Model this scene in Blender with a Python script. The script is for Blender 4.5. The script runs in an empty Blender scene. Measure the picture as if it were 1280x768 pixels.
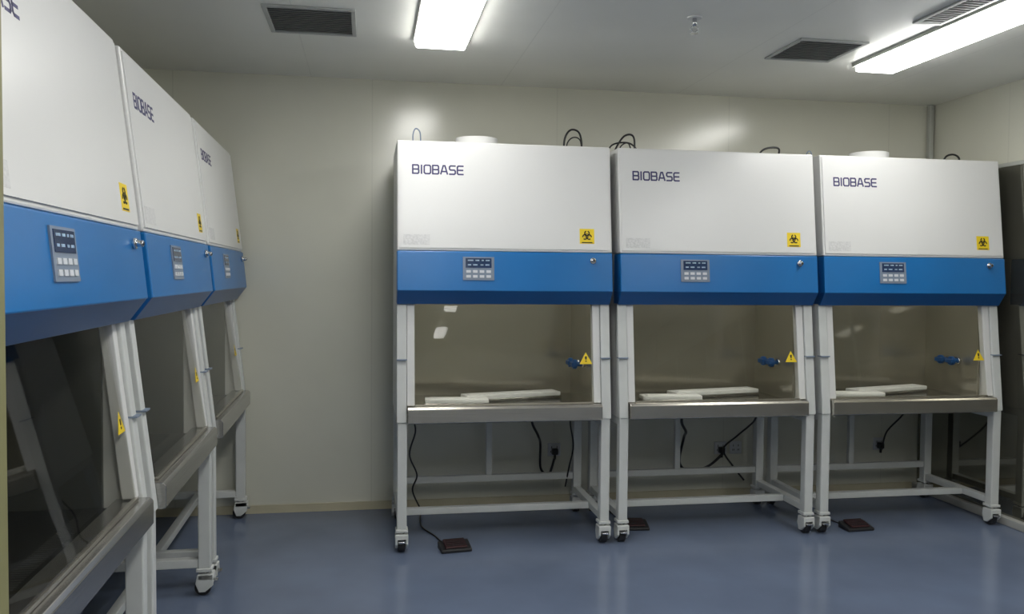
import bpy, bmesh, math, random
from mathutils import Vector, Matrix
random.seed(3)
scene = bpy.context.scene
try:
    scene.view_settings.view_transform = 'Standard'
except Exception:
    pass
COL = scene.collection

# ------------------------------------------------------------------ materials
def mat(name, col, rough=.5, metal=0.0, noise=0.0, scale=8.0, bump=0.0, coat=0.0, stretch=None, spec=.5):
    m = bpy.data.materials.new(name); m.use_nodes = True
    nt = m.node_tree; b = nt.nodes['Principled BSDF']
    b.inputs['Base Color'].default_value = (*col, 1)
    b.inputs['Roughness'].default_value = rough
    b.inputs['Metallic'].default_value = metal
    b.inputs['Coat Weight'].default_value = coat
    b.inputs['Specular IOR Level'].default_value = spec
    tc = nt.nodes.new('ShaderNodeTexCoord'); mp = nt.nodes.new('ShaderNodeMapping')
    nt.links.new(tc.outputs['Object'], mp.inputs['Vector'])
    if stretch: mp.inputs['Scale'].default_value = stretch
    n = nt.nodes.new('ShaderNodeTexNoise'); n.inputs['Scale'].default_value = scale
    n.inputs['Detail'].default_value = 4
    nt.links.new(mp.outputs['Vector'], n.inputs['Vector'])
    cr = nt.nodes.new('ShaderNodeValToRGB')
    k = noise
    cr.color_ramp.elements[0].position = .3; cr.color_ramp.elements[1].position = .7
    cr.color_ramp.elements[0].color = (*[max(0, c*(1-k)) for c in col], 1)
    cr.color_ramp.elements[1].color = (*[min(1, c*(1+k)) for c in col], 1)
    nt.links.new(n.outputs['Fac'], cr.inputs['Fac'])
    nt.links.new(cr.outputs['Color'], b.inputs['Base Color'])
    if bump:
        bp = nt.nodes.new('ShaderNodeBump'); bp.inputs['Strength'].default_value = bump
        bp.inputs['Distance'].default_value = .01
        nt.links.new(n.outputs['Fac'], bp.inputs['Height']); nt.links.new(bp.outputs['Normal'], b.inputs['Normal'])
    return m

def seam_mat(name, col, axis, period, offset, rough, noise=.04, scale=1.5, seamdark=.90, spec=.5):
    m = mat(name, col, rough, noise=noise, scale=scale, bump=.05, spec=spec)
    nt = m.node_tree; b = nt.nodes['Principled BSDF']
    src = b.inputs['Base Color'].links[0].from_socket
    tc = [n for n in nt.nodes if n.type == 'TEX_COORD'][0]
    sp = nt.nodes.new('ShaderNodeSeparateXYZ'); nt.links.new(tc.outputs['Object'], sp.inputs[0])
    a = nt.nodes.new('ShaderNodeMath'); a.operation = 'ADD'; a.inputs[1].default_value = offset+100*period
    nt.links.new(sp.outputs[axis], a.inputs[0])
    mo = nt.nodes.new('ShaderNodeMath'); mo.operation = 'MODULO'; mo.inputs[1].default_value = period
    nt.links.new(a.outputs[0], mo.inputs[0])
    lt = nt.nodes.new('ShaderNodeMath'); lt.operation = 'LESS_THAN'; lt.inputs[1].default_value = .006
    nt.links.new(mo.outputs[0], lt.inputs[0])
    mx = nt.nodes.new('ShaderNodeMix'); mx.data_type = 'RGBA'
    nt.links.new(lt.outputs[0], mx.inputs[0]); nt.links.new(src, mx.inputs[6])
    mx.inputs[7].default_value = (*[c*seamdark for c in col], 1)
    nt.links.new(mx.outputs[2], b.inputs['Base Color'])
    return m

def glass_mat(name, tint, ior=1.5, rough=.02):
    # thin pane: reflection on the outer face only, plain transmission through the inner one
    m = bpy.data.materials.new(name); m.use_nodes = True
    nt = m.node_tree; nt.nodes.clear()
    o = nt.nodes.new('ShaderNodeOutputMaterial'); mx = nt.nodes.new('ShaderNodeMixShader')
    t = nt.nodes.new('ShaderNodeBsdfTransparent'); g = nt.nodes.new('ShaderNodeBsdfGlossy')
    t.inputs[0].default_value = (*tint, 1); g.inputs['Roughness'].default_value = rough
    fr = nt.nodes.new('ShaderNodeFresnel'); fr.inputs['IOR'].default_value = ior
    geo = nt.nodes.new('ShaderNodeNewGeometry')
    sub = nt.nodes.new('ShaderNodeMath'); sub.operation = 'SUBTRACT'; sub.inputs[0].default_value = 1
    nt.links.new(geo.outputs['Backfacing'], sub.inputs[1])
    mul = nt.nodes.new('ShaderNodeMath'); mul.operation = 'MULTIPLY'
    nt.links.new(fr.outputs[0], mul.inputs[0]); nt.links.new(sub.outputs[0], mul.inputs[1])
    nt.links.new(mul.outputs[0], mx.inputs[0]); nt.links.new(t.outputs[0], mx.inputs[1]); nt.links.new(g.outputs[0], mx.inputs[2])
    nt.links.new(mx.outputs[0], o.inputs[0])
    return m

def emit_mat(name, col, s):
    m = bpy.data.materials.new(name); m.use_nodes = True
    b = m.node_tree.nodes['Principled BSDF']
    b.inputs['Base Color'].default_value = (*col, 1)
    b.inputs['Emission Color'].default_value = (*col, 1); b.inputs['Emission Strength'].default_value = s
    return m

M_white = mat('white_powder_coat', (.70, .70, .69), .32, noise=.02, scale=3)
M_panel = mat('white_front_panel', (.71, .71, .705), .28, noise=.015, scale=2)
M_leg = mat('white_frame_paint', (.61, .625, .61), .4, noise=.03, scale=12)
M_blue = mat('blue_paint', (.007, .150, .43), .3, noise=.05, scale=3)
M_blued = mat('blue_lip_shaded', (.006, .085, .275), .32, noise=.05, scale=3)  # housing blue darkened to stand for the shaded underside
M_steel = mat('brushed_steel', (.54, .51, .455), .24, metal=.9, noise=.10, scale=6, stretch=(1, 8, 30))
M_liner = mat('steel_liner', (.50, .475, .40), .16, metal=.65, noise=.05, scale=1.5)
M_linerd = mat('steel_liner_shaded', (.06, .063, .056), .35, metal=.3, noise=.06, scale=1.5)  # liner copy with the left chambers' shade put into its colour
M_topd = mat('steel_worktop_dark', (.008, .008, .008), .4, metal=.0, noise=.08, scale=5, spec=.1)  # near-black worktop and slot colour for the left row
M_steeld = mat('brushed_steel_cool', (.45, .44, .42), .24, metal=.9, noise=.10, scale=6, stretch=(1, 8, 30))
M_top = mat('steel_worktop', (.20, .19, .165), .18, metal=.7, noise=.08, scale=5)
M_slot = mat('grille_slots', (.46, .44, .375), .25, metal=.6, noise=.1)
M_dark = mat('dark_slots', (.02, .02, .02), .6, noise=.1)
M_black = mat('black_rubber', (.018, .018, .02), .45, noise=.1)
M_cable = mat('black_cable', (.012, .012, .014), .4, noise=.1)
M_gray = mat('gray_plastic', (.20, .25, .33), .4, noise=.05)
M_key = mat('pale_keys', (.62, .64, .68), .5, noise=.03)
M_lcd = mat('lcd_screen', (.022, .045, .11), .12, noise=.2, scale=40)
M_lcd2 = mat('lcd_lit_band', (.30, .42, .55), .2, noise=.3, scale=60)
M_text = mat('navy_lettering', (.045, .04, .14), .5, noise=.05)
M_yellow = mat('yellow_sticker', (.85, .62, .02), .45, noise=.03)
M_ink = mat('black_ink', (.02, .018, .01), .5, noise=.05)
M_chrome = mat('chrome', (.7, .7, .72), .18, metal=1, noise=.02)
M_valve = mat('blue_valve_plastic', (.008, .09, .30), .35, noise=.05)
M_foam = mat('white_foam', (.93, .93, .92), .7, noise=.04, scale=30, bump=.1)
M_faint = mat('pale_label', (.645, .645, .645), .5, noise=.12, scale=90)
M_glass = glass_mat('sash_glass_clear', (.96, .96, .94), 1.38)
WC = (.645, .640, .550)
M_wall = seam_mat('wall_panel_paint', WC, 0, 1.18, -.02, .20, spec=.7)
M_wally = seam_mat('wall_panel_paint_side', WC, 1, 1.18, .1, .22, spec=.6)
M_ceil = seam_mat('ceiling_panel_paint', (.80, .80, .755), 0, 1.18, .35, .30)
M_floor = mat('blue_vinyl_floor', (.140, .176, .262), .18, noise=.12, scale=1.6, bump=.08)
M_olive = mat('olive_trim', (.24, .23, .11), .5, noise=.06)
M_beige = mat('beige_baseboard', (.50, .46, .33), .5, noise=.06)
M_tint = mat('tinted_window_glass', (.28, .275, .235), .05, metal=.9, noise=.04)
M_frame = mat('window_frame_paint', (.44, .45, .41), .4, noise=.04)
M_base = mat('gray_sill_paint', (.40, .40, .38), .4, noise=.04)
M_red = mat('maroon_rubber', (.038, .010, .012), .5, noise=.1)
M_vent = mat('vent_metal', (.40, .41, .395), .45, noise=.06)
M_ventd = mat('vent_shadow_gap', (.19, .195, .19), .6, noise=.06)
M_light = emit_mat('lamp_diffuser', (1.0, .995, .955), 16.5)
M_tubeon = emit_mat('chamber_fill_lit', (1.0, .96, .86), 6.5)  # added fill glow for the back-row chambers
M_tubeoff = mat('chamber_fill_unlit', (.7, .7, .68), .3, noise=.03)

# ------------------------------------------------------------------ mesh builder
class B:
    def __init__(s): s.bm = bmesh.new(); s.mats = []
    def mi(s, m):
        if m not in s.mats: s.mats.append(m)
        return s.mats.index(m)
    def _merge(s, tb, m, smooth=False):
        i = s.mi(m)
        mp = {}
        for v in tb.verts: mp[v] = s.bm.verts.new(v.co)
        for f in tb.faces:
            try: nf = s.bm.faces.new([mp[v] for v in f.verts])
            except ValueError: continue
            nf.material_index = i; nf.smooth = smooth and len(f.verts) <= 4
        tb.free()
    def box(s, x0, x1, y0, y1, z0, z1, m, bev=0.0):
        t = bmesh.new(); bmesh.ops.create_cube(t, size=1)
        for v in t.verts:
            v.co = Vector(((x0+x1)/2+v.co.x*(x1-x0), (y0+y1)/2+v.co.y*(y1-y0), (z0+z1)/2+v.co.z*(z1-z0)))
        if bev: bmesh.ops.bevel(t, geom=t.edges[:], offset=bev, segments=2, affect='EDGES', profile=.5)
        s._merge(t, m); return s
    def prism(s, prof, x0, x1, m, bev=0.0, axis='x'):
        t = bmesh.new()
        def P(a, x): return (x, a[0], a[1]) if axis == 'x' else ((a[0], a[1], x) if axis == 'z' else (a[0], x, a[1]))
        a = [t.verts.new(P(p, x0)) for p in prof]; b = [t.verts.new(P(p, x1)) for p in prof]
        n = len(prof); t.faces.new(a); t.faces.new(b[::-1])
        for i in range(n): t.faces.new((a[i], b[i], b[(i+1) % n], a[(i+1) % n]))
        bmesh.ops.recalc_face_normals(t, faces=t.faces[:])
        if bev: bmesh.ops.bevel(t, geom=t.edges[:], offset=bev, segments=2, affect='EDGES', profile=.5)
        s._merge(t, m); return s
    def cyl(s, c, r, h, m, axis='z', seg=24, r2=None, bev=0.0):
        t = bmesh.new(); bmesh.ops.create_cone(t, cap_ends=True, segments=seg, radius1=r, radius2=r if r2 is None else r2, depth=h)
        if bev:
            e = [e for e in t.edges if any(len(f.verts) > 4 for f in e.link_faces)]
            bmesh.ops.bevel(t, geom=e, offset=bev, segments=2, affect='EDGES', profile=.5)
        R = {'z': Matrix.Identity(4), 'x': Matrix.Rotation(math.pi/2, 4, 'Y'), 'y': Matrix.Rotation(math.pi/2, 4, 'X')}[axis]
        bmesh.ops.transform(t, matrix=Matrix.Translation(c) @ R, verts=t.verts[:])
        s._merge(t, m, True); return s
    def lathe(s, c, prof, m, seg=32):
        t = bmesh.new(); rings = []
        for r, z in prof:
            rings.append([t.verts.new((c[0]+r*math.cos(2*math.pi*k/seg), c[1]+r*math.sin(2*math.pi*k/seg), c[2]+z)) for k in range(seg)])
        n = len(rings)
        for i in range(n):
            A = rings[i]; Bq = rings[(i+1) % n]
            for k in range(seg): t.faces.new((A[k], A[(k+1) % seg], Bq[(k+1) % seg], Bq[k]))
        bmesh.ops.recalc_face_normals(t, faces=t.faces[:])
        s._merge(t, m, True); return s
    def tube(s, pts, r, m, seg=8, sub=8):
        P = [Vector(p) for p in pts]; S = []
        for i in range(len(P)-1):
            p0 = P[max(i-1, 0)]; p1 = P[i]; p2 = P[i+1]; p3 = P[min(i+2, len(P)-1)]
            for k in range(sub):
                t = k/sub
                S.append(.5*((2*p1)+(p2-p0)*t+(2*p0-5*p1+4*p2-p3)*t*t+(-p0+3*p1-3*p2+p3)*t**3))
        S.append(P[-1])
        t = bmesh.new(); rings = []; up = Vector((.3, .2, 1)).normalized()
        for i, p in enumerate(S):
            d = (S[min(i+1, len(S)-1)]-S[max(i-1, 0)]).normalized()
            u = up-d*up.dot(d)
            if u.length < .05: u = Vector((1, 0, 0))-d*d.x
            u.normalize(); up = u; w = d.cross(u)
            rings.append([t.verts.new(p+r*(math.cos(2*math.pi*k/seg)*u+math.sin(2*math.pi*k/seg)*w)) for k in range(seg)])
        for i in range(len(rings)-1):
            for k in range(seg): t.faces.new((rings[i][k], rings[i][(k+1) % seg], rings[i+1][(k+1) % seg], rings[i+1][k]))
        t.faces.new(rings[0][::-1]); t.faces.new(rings[-1])
        s._merge(t, m, True); return s
    def poly(s, pts, m, map3, off0, off1):
        """extruded 2d polygon through a mapping (u,v,off)->xyz"""
        t = bmesh.new(); a = [t.verts.new(map3(u, v, off0)) for u, v in pts]; b = [t.verts.new(map3(u, v, off1)) for u, v in pts]
        n = len(pts); t.faces.new(a); t.faces.new(b[::-1])
        for i in range(n): t.faces.new((a[i], b[i], b[(i+1) % n], a[(i+1) % n]))
        bmesh.ops.recalc_face_normals(t, faces=t.faces[:])
        s._merge(t, m); return s
    def stroke(s, pts, w, m, map3, off0, off1, closed=False):
        n = len(pts); segs = n if closed else n-1
        for i in range(segs):
            a = Vector(pts[i]); b = Vector(pts[(i+1) % n]); d = (b-a).normalized(); nn = Vector((-d.y, d.x))*w/2
            e = d*w*.32
            a2 = a-e; b2 = b+e
            s.poly([a2+nn, b2+nn, b2-nn, a2-nn], m, map3, off0, off1)
        return s
    def done(s, name, parent=None, label=None, loc=None):
        me = bpy.data.meshes.new(name); s.bm.to_mesh(me); s.bm.free()
        for m in s.mats: me.materials.append(m)
        o = bpy.data.objects.new(name, me); COL.objects.link(o)
        if parent: o.parent = parent
        if label: o['label'] = label
        if loc: o.location = loc
        return o

def empty(name, loc, label, cat, group=None, rot=0):
    e = bpy.data.objects.new(name, None); e.empty_display_size = .1; COL.objects.link(e)
    e.location = loc; e.rotation_euler = (0, 0, rot); e['label'] = label; e['category'] = cat
    if group: e['group'] = group
    return e

# ------------------------------------------------------------------ room
XL, XR, YB, YF, H = -1.56, 3.89, 5.35, -2.6, 2.70
def struct(name, x0, x1, y0, y1, z0, z1, m, bev=0):
    o = B().box(x0, x1, y0, y1, z0, z1, m, bev).done(name); o['kind'] = 'structure'; return o
struct('floor', XL-.1, XR+.1, YF-.1, YB+.1, -.1, 0, M_floor)
struct('ceiling', XL-.1, XR+.1, YF-.1, YB+.1, H, H+.1, M_ceil)
struct('wall_back', XL-.1, XR+.1, YB, YB+.1, 0, H, M_wall)
struct('wall_left', XL-.1, XL, YF, YB, 0, H, M_wally)
struct('wall_right', XR, XR+.1, YF, YB, 0, H, M_wally)
struct('wall_behind', XL, XR, YF-.1, YF, 0, H, M_wall)
struct('wall_front', XL, -.555, 1.20, 1.29, 0, H, M_wall)
struct('trim_1', -.555, -.510, 1.185, 1.305, 0, H, M_olive, .004)
struct('baseboard_back', XL, 3.80, YB-.012, YB, 0, .05, M_beige)
struct('trim_2', 3.845, 3.88, YB-.045, YB-.005, 2.205, H, M_frame, .008)   # conduit in the corner
# right glazed partition
b = B()
for (y0, y1) in ((-2.5, -1.0), (-.96, .9), (.94, 2.9), (2.94, 5.34)):
    b.box(3.838, 3.86, y0, y1, .05, 2.175, M_tint)
o = b.done('window_1'); o['kind'] = 'structure'
b = B()
b.box(3.83, 3.89, -2.6, 5.35, 2.175, 2.20, M_frame, .003)
for y in (-.98, .92, 2.92): b.box(3.832, 3.89, y-.02, y+.02, .05, 2.175, M_frame, .003)
o = b.done('trim_3'); o['kind'] = 'structure'
struct('baseboard_right', 3.80, XR, -2.6, 5.35, 0, .05, M_base, .006)

# ------------------------------------------------------------------ cabinet template
W = .5875
def fy(z): return .02+.07*(z-1.615)/.585
def fmap(u, v, off): return (u, fy(v)-off, v)
def by(z): return .015-.020*(1.615-z)/.195
def bmap(u, v, off): return (u, by(v)-off, v)
def gy(z): return .095-.085*(1.36-z)/.56      # sash front
def gmap(u, v, off): return (u, gy(v)-off, v)
def circ(c, r, n=16, a0=0, a1=2*math.pi, end=False):
    k = n+1 if end else n
    return [(c[0]+r*math.cos(a0+(a1-a0)*i/n), c[1]+r*math.sin(a0+(a1-a0)*i/n)) for i in range(k)]

CL = 'white and blue steel biosafety cabinet on white castored stand'
def build_cabinet():
    root = empty('biosafety_cabinet', (0, 0, 0), CL, 'laboratory cabinet', 'row of biosafety cabinets')
    P = root
    # upper housing
    b = B(); b.prism([(.09, 2.205), (.02, 1.615), (.70, 1.615), (.70, 2.205)], -W, W, M_white, .006)
    b.box(-.45, .45, .20, .62, 2.195, 2.208, M_white, .003)
    b.done('upper_housing', P)
    b = B(); g = .012
    b.poly([(-W+g, 1.63), (W-g, 1.63), (W-g, 2.190), (-W+g, 2.190)], M_panel, fmap, -.004, .005)
    fp = b.done('front_panel', P)
    # lettering
    b = B(); sx = .268/6.06; sz = .045; x0 = -.505; z0 = 2.027
    L = {'B': (.72, [([(0, 0), (.62, 0), (.72, .1), (.72, .40), (.64, .5), (.70, .6), (.70, .9), (.6, 1), (0, 1)], True), ([(0, .5), (.64, .5)], False)]),
         'I': (.14, [([(.07, 0), (.07, 1)], False)]),
         'O': (.76, [([(.13, 0), (.63, 0), (.76, .13), (.76, .87), (.63, 1), (.13, 1), (0, .87), (0, .13)], True)]),
         'A': (.80, [([(0, 0), (.30, 1), (.50, 1), (.80, 0)], False), ([(.10, .30), (.70, .30)], False)]),
         'S': (.70, [([(.70, 1), (.12, 1), (0, .88), (0, .62), (.12, .5), (.58, .5), (.70, .38), (.70, .12), (.58, 0), (0, 0)], False)]),
         'E': (.70, [([(.70, 1), (.12, 1), (0, .88), (0, .12), (.12, 0), (.70, 0)], False), ([(0, .5), (.66, .5)], False)])}
    cx = 0
    for ch in 'BIOBASE':
        w, st = L[ch]
        for pts, cl in st:
            b.stroke([(x0+(cx+p[0])*sx, z0+p[1]*sz) for p in pts], .0084, M_text, fmap, .0045, .0056, cl)
        cx += w+.26
    b.done('lettering', fp, 'dark navy BIOBASE lettering')
    # biohazard sticker
    b = B(); c = (.445, 1.705); s = .041
    b.poly([(c[0]-s, c[1]-s), (c[0]+s, c[1]-s), (c[0]+s, c[1]+s), (c[0]-s, c[1]+s)], M_yellow, fmap, .0045, .0058)
    for k in range(3):
        a = math.pi/2+k*2*math.pi/3
        cc = (c[0]+.0135*math.cos(a), c[1]+.003+.0135*math.sin(a))
        b.stroke(circ(cc, .0125, 14, a+.55, a+2*math.pi-.55, True), .0062, M_ink, fmap, .0055, .0068)
    b.stroke(circ((c[0], c[1]+.003), .011, 14), .003, M_ink, fmap, .0055, .0070, True)
    b.poly([(c[0]-.030, c[1]-.037), (c[0]+.030, c[1]-.037), (c[0]+.030, c[1]-.032), (c[0]-.030, c[1]-.032)], M_ink, fmap, .0055, .0068)
    b.done('biohazard_sticker', fp, 'yellow square sticker with black biohazard symbol')
    b = B(); b.poly([(-.555, 1.645), (-.415, 1.645), (-.415, 1.70), (-.555, 1.70)], M_faint, fmap, .0045, .0055)
    b.done('rating_label', fp, 'pale silver rating label')
    # blue housing: face and lower lip with underside shade put into its colour
    b = B(); b.prism([(.015, 1.613), (-.0075, 1.400), (.14, 1.400), (.14, 1.613)], -W, W, M_blue, .005)
    ch_ = b.done('control_housing', P, 'blue painted control housing')
    b = B(); b.prism([(-.006, 1.404), (.050, 1.329), (.14, 1.329), (.14, 1.404)], -W+.0005, W-.0005, M_blued, .003)
    b.done('lower_lip', ch_, 'chamfered lower lip, shade put into its blue')
    c0 = -.156; z0 = 1.522
    b = B(); b.poly([(c0-.084, z0-.062), (c0+.084, z0-.062), (c0+.084, z0+.062), (c0-.084, z0+.062)], M_gray, bmap, 0, .005)
    cp = b.done('control_panel', ch_, 'blue-gray membrane control panel')
    b = B(); b.poly([(c0-.070, z0+.004), (c0+.070, z0+.004), (c0+.070, z0+.055), (c0-.070, z0+.055)], M_lcd, bmap, .004, .007)
    for (u, v, w_) in ((-.058, .040, .030), (-.018, .040, .022), (.016, .040, .012), (.038, .040, .022), (-.058, .016, .018), (-.030, .016, .024), (.010, .016, .016), (.036, .016, .022)):
        b.poly([(c0+u, z0+v), (c0+u+w_, z0+v), (c0+u+w_, z0+v+.007), (c0+u, z0+v+.007)], M_lcd2, bmap, .006, .0078)
    b.done('display', cp, 'dark LCD display')
    for r in range(2):
        for k in range(4):
            xx = c0-.054+k*.036; zz = z0-.016-r*.026
            b = B(); b.poly([(xx-.012, zz-.007), (xx+.012, zz-.007), (xx+.012, zz+.007), (xx-.012, zz+.007)], M_key, bmap, .004, .008)
            b.done('button', cp)
    b = B(); b.cyl((.475, by(1.57)-.006, 1.57), .017, .012, M_chrome, 'y', bev=.002); b.cyl((.475, by(1.57)-.020, 1.57), .010, .022, M_chrome, 'y', bev=.002)
    b.cyl((.475, by(1.57)-.0315, 1.57), .005, .002, M_dark, 'y')
    b.done('lock', ch_, 'chrome lock knob')
    # back, side panels
    b = B(); b.box(-W, W, .625, .70, .70, 1.615, M_white, .004); b.done('rear_panel', P)
    for sg in (-1, 1):
        b = B(); xa, xb = sorted((sg*.520, sg*W))
        b.prism([(.085, 1.335), (.045, .70), (.625, .70), (.625, 1.615), (.14, 1.615), (.14, 1.335)], xa, xb, M_white, .003)
        b.done('side_panel', P)
    # liner
    b = B(); b.box(-.505, .505, .60, .622, .72, 1.58, M_liner)
    b.box(-.517, -.50, .11, .60, .72, 1.58, M_liner); b.box(.50, .517, .11, .60, .72, 1.58, M_liner)
    b.box(-.50, .50, .145, .60, 1.45, 1.47, M_liner)
    for k in range(46): b.box(-.46+k*.0204, -.456+k*.0204, .5992, .601, .835, .862, M_slot)
    b.box(-.165, -.163, .5992, .601, .9, 1.45, M_slot); b.box(.165, .167, .5992, .601, .9, 1.45, M_slot)
    b.done('chamber_liner', P, 'brushed steel inner chamber')
    # worktop
    b = B(); b.box(-.50, .50, .06, .60, .74, .762, M_top, .002)
    for k in range(60): b.box(-.48+k*.0163, -.474+k*.0163, .11, .16, .7615, .763, M_dark)
    b.done('worktop', P, 'steel work surface with front grille')
    b = B(); b.prism([(-.032, .700), (-.032, .772), (-.022, .783), (.075, .783), (.075, .701), (-.02, .694)], -.530, .530, M_steel, .002)
    b.done('armrest', P, 'brushed steel front sill')
    b = B(); b.box(-.525, .525, .075, .62, .702, .735, M_steel, .002); b.done('underpan', P)
    # posts
    for sg in (-1, 1):
        b = B(); xa, xb = sorted((sg*.535, sg*W))
        b.prism([(.065, 1.337), (-.008, .70), (.050, .70), (.123, 1.337)], xa, xb, M_leg, .004)
        b.box(xa-.001, xb+.001, .016, .060, 1.03, 1.036, M_gray)
        b.done('side_post', P)
        b = B(); xa, xb = sorted((sg*.492, sg*.533))
        b.prism([(.078, 1.345), (.012, .787), (.052, .787), (.118, 1.345)], xa, xb, M_white, .003)
        b.done('sash_rail', P)
    # glass sash
    b = B(); b.poly([(-.492, .787), (.492, .787), (.492, 1.40), (-.492, 1.40)], M_glass, gmap, -.006, 0)
    sg_ = b.done('glass_sash', P, 'clear sliding glass sash')
    b = B(); b.poly([(-.490, .785), (.490, .785), (.490, .794), (-.490, .794)], M_steel, gmap, -.007, .006)
    b.done('sash_edge', sg_)
    # warning triangle
    b = B(); c = (.452, 1.03)
    def rt(pts): return [(c[0]+x, c[1]+z) for x, z in pts]
    b.poly(rt([(-.036, -.030), (.036, -.030), (.0, .034)]), M_yellow, gmap, .0002, .0015)
    b.poly(rt([(-.004, -.006), (.004, -.006), (.006, .012), (-.006, .012)]), M_ink, gmap, .0012, .0024)
    b.poly(rt([(-.004, -.018), (.004, -.018), (.004, -.011), (-.004, -.011)]), M_ink, gmap, .0012, .0024)
    b.done('warning_sticker', sg_, 'yellow triangular warning sticker')
    # legs
    for sg in (-1, 1):
        xa, xb = sorted((sg*.532, sg*.584))
        for (ya, yb) in ((.0, .055), (.62, .675)):
            b = B(); b.box(xa, xb, ya, yb, .125, .70, M_leg, .005); b.done('leg', P)
        b = B(); b.box(xa+.004, xb-.004, .055, .62, .130, .170, M_leg, .004); b.done('side_rail', P)
        b = B(); b.box(xa+.004, xb-.004, .055, .62, .655, .698, M_leg, .004); b.done('side_rail', P)
    b = B(); b.box(-.534, .534, .25, .29, .131, .169, M_leg, .004); b.done('cross_rail', P)
    b = B(); b.box(-.534, .534, .63, .667, .215, .255, M_leg, .004); b.done('cross_rail', P)
    b = B(); b.box(-.534, .534, .63, .667, .655, .698, M_leg, .004); b.done('cross_rail', P)
    b = B(); b.box(-.018, .018, .632, .665, .255, .655, M_leg, .004); b.done('center_strut', P)
    # casters
    for sg in (-1, 1):
        for yy in (.028, .648):
            xc = sg*.558
            b = B(); b.box(xc-.033, xc+.033, yy-.035, yy+.035, .112, .128, M_leg, .003); b.cyl((xc, yy, .100), .020, .03, M_chrome)
            b.prism([(yy-.040, .100), (yy+.03, .100), (yy+.038, .06), (yy+.022, .020), (yy-.004, .020), (yy-.040, .050)], xc-.034, xc-.022, M_leg, .002)
            b.prism([(yy-.040, .100), (yy+.03, .100), (yy+.038, .06), (yy+.022, .020), (yy-.004, .020), (yy-.040, .050)], xc+.022, xc+.034, M_leg, .002)
            b.box(xc-.034, xc+.034, yy-.040, yy+.03, .074, .102, M_leg, .004)
            b.box(xc-.018, xc+.018, yy-.056, yy-.030, .060, .069, M_chrome, .002)
            c = b.done('caster', P, 'white swivel caster')
            b = B(); b.cyl((xc, yy+.008, .037), .037, .038, M_black, 'x', seg=28, bev=.004); b.cyl((xc, yy+.008, .037), .016, .042, M_leg, 'x')
            b.done('wheel', c, 'dark rubber wheel')
    return root

def kids(o):
    return [x for x in bpy.data.objects if x.parent == o]
def dup(o, parent=None):
    n = o.copy(); COL.objects.link(n)
    if parent: n.parent = parent
    for k in kids(o):
        if k is not n: dup(k, n)
    return n

T = build_cabinet()
cabs = []
BY = 4.46
a = math.pi/2+math.radians(.9)
spec = [((.738, BY, 0), 0), ((1.960, BY, 0), 0), ((3.176, BY, 0), 0),
        ((-.722, 4.70, 0), a), ((-.702, 3.46, 0), a), ((-.682, 2.22, 0), a)]
for i, (loc, r) in enumerate(spec):
    c = T if i == 0 else None
    if c is None:
        src = kids(T)
        c = T.copy(); COL.objects.link(c)
        for k in src: dup(k, c)
    c.location = loc; c.rotation_euler = (0, 0, r)
    cabs.append(c)
labs = ['white and blue biosafety cabinet with round exhaust collar, beside bare wall',
        'white and blue biosafety cabinet standing between two identical cabinets',
        'white and blue biosafety cabinet with exhaust collar, beside tinted glass partition',
        'white and blue biosafety cabinet at the room corner, chamber unlit',
        'white and blue biosafety cabinet between two others, chamber unlit',
        'white and blue biosafety cabinet beside the olive door jamb']
for i, (c, l) in enumerate(zip(cabs, labs)):
    c['label'] = l
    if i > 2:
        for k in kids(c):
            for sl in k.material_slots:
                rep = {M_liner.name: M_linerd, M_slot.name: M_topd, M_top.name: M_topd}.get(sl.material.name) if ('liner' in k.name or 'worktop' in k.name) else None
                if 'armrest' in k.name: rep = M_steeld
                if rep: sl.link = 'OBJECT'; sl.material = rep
    else:
        for yy in (.27, .37):
            b = B(); b.cyl((.492, yy, .975), .020, .018, M_chrome, 'x'); b.cyl((.470, yy, .975), .013, .04, M_valve, 'x')
            b.cyl((.444, yy, .975), .028, .024, M_valve, 'x', bev=.004); b.box(.422, .436, yy-.032, yy+.032, .963, .987, M_valve, .003)
            b.done('gas_valve', c, 'blue plastic gas valve handle')
    b = B(); b.cyl((0, .22, 1.432), .013, .90, M_tubeon if i < 3 else M_tubeoff, 'x', seg=12)  # added tube; in the back row it glows to brighten the chamber
    b.box(-.47, -.45, .205, .235, 1.415, 1.45, M_white); b.box(.45, .47, .205, .235, 1.415, 1.45, M_white)
    b.done('chamber_fill_tube', c, 'slim fill-light tube added inside chamber')

def collar(c, x, y, r, h):
    b = B(); z = 2.207
    b.lathe((x, y, z), [(r+.02, 0), (r+.02, .012), (r, .014), (r, h), (r-.006, h), (r-.006, 0)], M_white)
    b.cyl((x, y, z+.010), r-.008, .008, M_dark)
    b.done('exhaust_collar', c, 'white round exhaust collar')
collar(cabs[0], -.13, .33, .120, .055)
collar(cabs[2], -.12, .33, .115, .055)
b = B(); b.box(-.40, -.06, .22, .5, 2.206, 2.224, M_white, .004); b.done('filter_cover', cabs[1])

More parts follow.
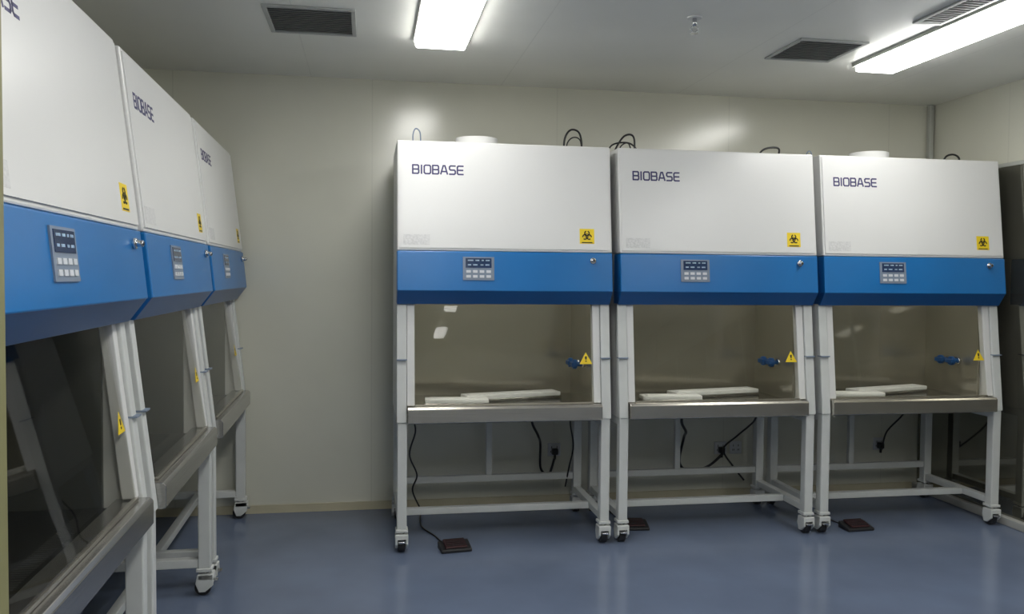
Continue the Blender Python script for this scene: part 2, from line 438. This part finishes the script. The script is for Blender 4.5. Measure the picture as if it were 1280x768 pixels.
def cable(c, pts, r=.006, m=None, name='power_cable'):
    B().tube(pts, r, m or M_cable).done(name, c, 'black cable' if m is None else 'gray cable')
cable(cabs[0], [(.42, .50, 2.20), (.425, .50, 2.31), (.46, .50, 2.365), (.51, .50, 2.355), (.53, .50, 2.29), (.53, .52, 2.20)])
cable(cabs[0], [(.45, .55, 2.20), (.452, .55, 2.29), (.49, .55, 2.33), (.535, .55, 2.31), (.545, .55, 2.20)], .004)
cable(cabs[0], [(-.48, .45, 2.20), (-.485, .45, 2.29), (-.47, .45, 2.33), (-.445, .45, 2.31), (-.44, .45, 2.24)], .004, M_gray)
cable(cabs[1], [(-.50, .50, 2.20), (-.47, .50, 2.28), (-.42, .50, 2.345), (-.365, .50, 2.335), (-.36, .50, 2.20)])
cable(cabs[1], [(-.53, .55, 2.20), (-.49, .55, 2.29), (-.39, .55, 2.31), (-.33, .55, 2.27), (-.33, .55, 2.20)], .005)
cable(cabs[1], [(-.47, .46, 2.20), (-.46, .46, 2.27), (-.41, .46, 2.29), (-.38, .47, 2.20)], .004)
cable(cabs[1], [(.36, .35, 2.20), (.40, .35, 2.26), (.46, .35, 2.28), (.51, .35, 2.27), (.50, .36, 2.20)], .006)
cable(cabs[2], [(.36, .30, 2.20), (.39, .30, 2.255), (.44, .30, 2.27), (.48, .30, 2.25), (.49, .31, 2.20)], .006)
cable(cabs[2], [(-.50, .40, 2.20), (-.495, .40, 2.26), (-.47, .40, 2.27), (-.45, .40, 2.20)], .004, M_gray)
# hanging power leads with plugs to wall outlets
cable(cabs[0], [(.25, .50, .70), (.245, .52, .60), (.30, .60, .50), (.34, .72, .42), (.36, .80, .25), (.42, .83, .20), (.46, .84, .30)], .008)
cable(cabs[0], [(.46, .40, .70), (.46, .42, .60), (.50, .50, .45), (.50, .60, .30), (.49, .66, .16)], .005)
cable(cabs[0], [(-.50, .30, .70), (-.47, .32, .60), (-.50, .38, .45), (-.45, .50, .30), (-.47, .60, .18), (-.40, .70, .012)], .005)
cable(cabs[1], [(-.05, .40, .70), (-.06, .42, .60), (0, .50, .52), (.05, .66, .45), (.07, .78, .26), (.17, .83, .19), (.30, .84, .22), (.40, .84, .30)], .009)
cable(cabs[1], [(.43, .40, .70), (.42, .42, .60), (.37, .55, .48), (.34, .70, .36), (.42, .72, .24), (.47, .66, .16)], .006)
cable(cabs[2], [(.30, .50, .70), (.32, .55, .60), (.30, .70, .45), (.36, .84, .30)], .006)

# foam boards inside the chambers
def foam(c, x, y, w, d, h, rz, z=.7635):
    R = Matrix.Translation(c.location) @ Matrix.Rotation(c.rotation_euler[2], 4, 'Z')
    b = B(); b.box(-w/2, w/2, -d/2, d/2, 0, h*.4, M_steeld, .002)
    b.box(-w/2+.004, w/2-.004, -d/2+.004, d/2-.004, h*.4, h, M_foam, .005)
    b.box(-w/2+.03, w/2-.03, -d/2+.025, d/2-.025, h-.001, h+.003, M_foam, .001)
    o = b.done('foam_board'); p = R @ Vector((x, y, z)); o.location = p; o.rotation_euler = (0, 0, c.rotation_euler[2]+rz)
    o['label'] = 'long white foam packing strip on steel work surface'; o['category'] = 'foam packing'; o['group'] = 'white foam packing strips'
for c, s in ((cabs[0], 0), (cabs[1], .03), (cabs[2], -.02)):
    foam(c, -.25+s, .19, .36, .11, .036, -.04)
    foam(c, .09+s, .37, .60, .12, .038, .24-s)

# outlets
def outlet(x, z, plug):
    e = empty('wall_outlet', (x, YB, z), 'white plastic double power outlet on wall panel', 'power outlet', 'wall power outlets')
    b = B(); b.box(-.043, .043, -.010, 0, -.043, .043, M_key, .004); b.done('face_plate', e)
    b = B()
    for dx in (-.018, .018):
        b.box(dx-.002, dx+.002, -.0108, -.0095, .008, .022, M_dark); b.box(dx-.007, dx-.003, -.0108, -.0095, -.02, -.008, M_dark); b.box(dx+.003, dx+.007, -.0108, -.0095, -.02, -.008, M_dark)
    b.done('socket_slots', e)
    if plug:
        b = B(); b.box(-.02, .02, -.045, -.0108, -.03, .01, M_black, .006); b.cyl((0, -.03, -.045), .008, .03, M_black); b.done('plug', e, 'black power plug')
outlet(1.205, .35, True); outlet(2.36, .33, True); outlet(2.47, .33, False); outlet(3.54, .33, True)

# foot pedals
def pedal(x, y, rz):
    e = empty('foot_pedal', (x, y, 0), 'black foot switch with dark red tread on floor', 'foot switch', 'foot switches', rz)
    b = B(); b.prism([(-.055, .0), (-.055, .018), (.055, .040), (.055, 0)], -.085, .085, M_black, .006); b.done('base', e)
    b = B(); b.prism([(-.046, .022), (.044, .040), (.044, .050), (-.046, .030)], -.060, .060, M_red, .004)
    for k in range(5): b.box(-.055, .055, -.034+k*.017, -.029+k*.017, .033+k*.0034, .037+k*.0034, M_black)
    b.done('tread', e, 'dark red ribbed tread')
    b = B(); b.tube([(-.02, .055, .02), (-.04, .10, .006), (-.06, .25, .006), (-.10, .45, .006), (-.06, .70, .006)], .0045, M_cable); b.done('cord', e, 'thin black cord')
pedal(.466, 4.48, .12); pedal(1.55, 4.72, -.1); pedal(2.86, 4.52, .05)

# ceiling lights
def clight(x, y0, y1, w=.13):
    e = empty('ceiling_light', (x, (y0+y1)/2, H), 'long rectangular lit fluorescent panel on ceiling', 'ceiling light', 'ceiling panel lights')
    h = (y1-y0)/2
    b = B(); b.box(-w-.010, -w, -h-.010, h+.010, -.020, 0, M_frame); b.box(w, w+.010, -h-.010, h+.010, -.020, 0, M_frame)
    b.box(-w, w, -h-.010, -h, -.020, 0, M_frame); b.box(-w, w, h, h+.010, -.020, 0, M_frame); b.done('housing', e)
    b = B(); b.box(-w+.001, w-.001, -h+.001, h-.001, -.050, -.004, M_light, .012); b.done('diffuser', e, 'glowing white diffuser')
for x, w_ in ((.365, .13), (2.82, .12)):
    clight(x, 3.19, 4.39, w_); clight(x, 1.35, 2.55, .14); clight(x, -.20, 1.0, .14)  # nearer two panels of each line are out of view, added for illumination
clight(.95, -.62, -.32, .07); clight(.93, -2.0, -1.5, .07)

# vents
def vent(x0, x1, y0, y1, lab):
    cx, cy = (x0+x1)/2, (y0+y1)/2; w, h = (x1-x0)/2, (y1-y0)/2
    e = empty('ceiling_vent', (cx, cy, H), lab, 'air vent', 'ceiling air vents')
    b = B(); t = .022
    b.box(-w, w, -h, -h+t, -.010, 0, M_vent, .003); b.box(-w, w, h-t, h, -.010, 0, M_vent, .003)
    b.box(-w, -w+t, -h+t, h-t, -.010, 0, M_vent, .003); b.box(w-t, w, -h+t, h-t, -.010, 0, M_vent, .003); b.done('vent_frame', e)
    b = B(); b.box(-w+t, w-t, -h+t, h-t, -.002, 0, M_ventd)
    n = int((2*h-2*t)/.028)
    for k in range(n):
        y = -h+t+(k+.5)*(2*h-2*t)/n
        b.prism([(y-.010, -.009), (y-.005, -.009), (y+.009, -.002), (y+.004, -.002)], -w+t, w-t, M_vent)
    b.done('louver', e)
vent(-.48, -.06, 3.96, 4.39, 'square gray louvered return air vent in ceiling')
vent(2.15, 2.53, 3.98, 4.38, 'square gray louvered return air vent in ceiling')
vent(2.53, 2.68, 2.95, 3.64, 'narrow gray louvered air vent beside ceiling light')
# sprinkler
e = empty('ceiling_sprinkler', (1.50, 3.77, H), 'small chrome fire sprinkler head on ceiling', 'sprinkler')
b = B(); b.cyl((0, 0, -.004), .035, .008, M_white, bev=.002); b.done('escutcheon', e)
b = B(); b.cyl((0, 0, -.025), .010, .04, M_chrome); b.tube([(-.008, 0, -.04), (-.018, 0, -.055), (-.004, 0, -.072)], .003, M_chrome); b.tube([(.008, 0, -.04), (.018, 0, -.055), (.004, 0, -.072)], .003, M_chrome)
b.cyl((0, 0, -.075), .018, .003, M_chrome); b.done('nozzle', e, 'chrome nozzle')

# ------------------------------------------------------------------ world + camera
w = bpy.data.worlds.new('world'); scene.world = w; w.use_nodes = True
w.node_tree.nodes['Background'].inputs[0].default_value = (.6, .65, .6, 1); w.node_tree.nodes['Background'].inputs[1].default_value = .1
cd = bpy.data.cameras.new('camera'); cam = bpy.data.objects.new('camera', cd); COL.objects.link(cam)
R = Matrix.Rotation(math.radians(-9.73), 4, 'Z') @ Matrix.Rotation(math.radians(90-2.07), 4, 'X') @ Matrix.Rotation(math.radians(.5), 4, 'Z')
cam.matrix_world = Matrix.Translation((0, 0, 1.48)) @ R
cd.sensor_width = 36; cd.lens = 1050/1280*36; cd.clip_start = .02
scene.camera = cam
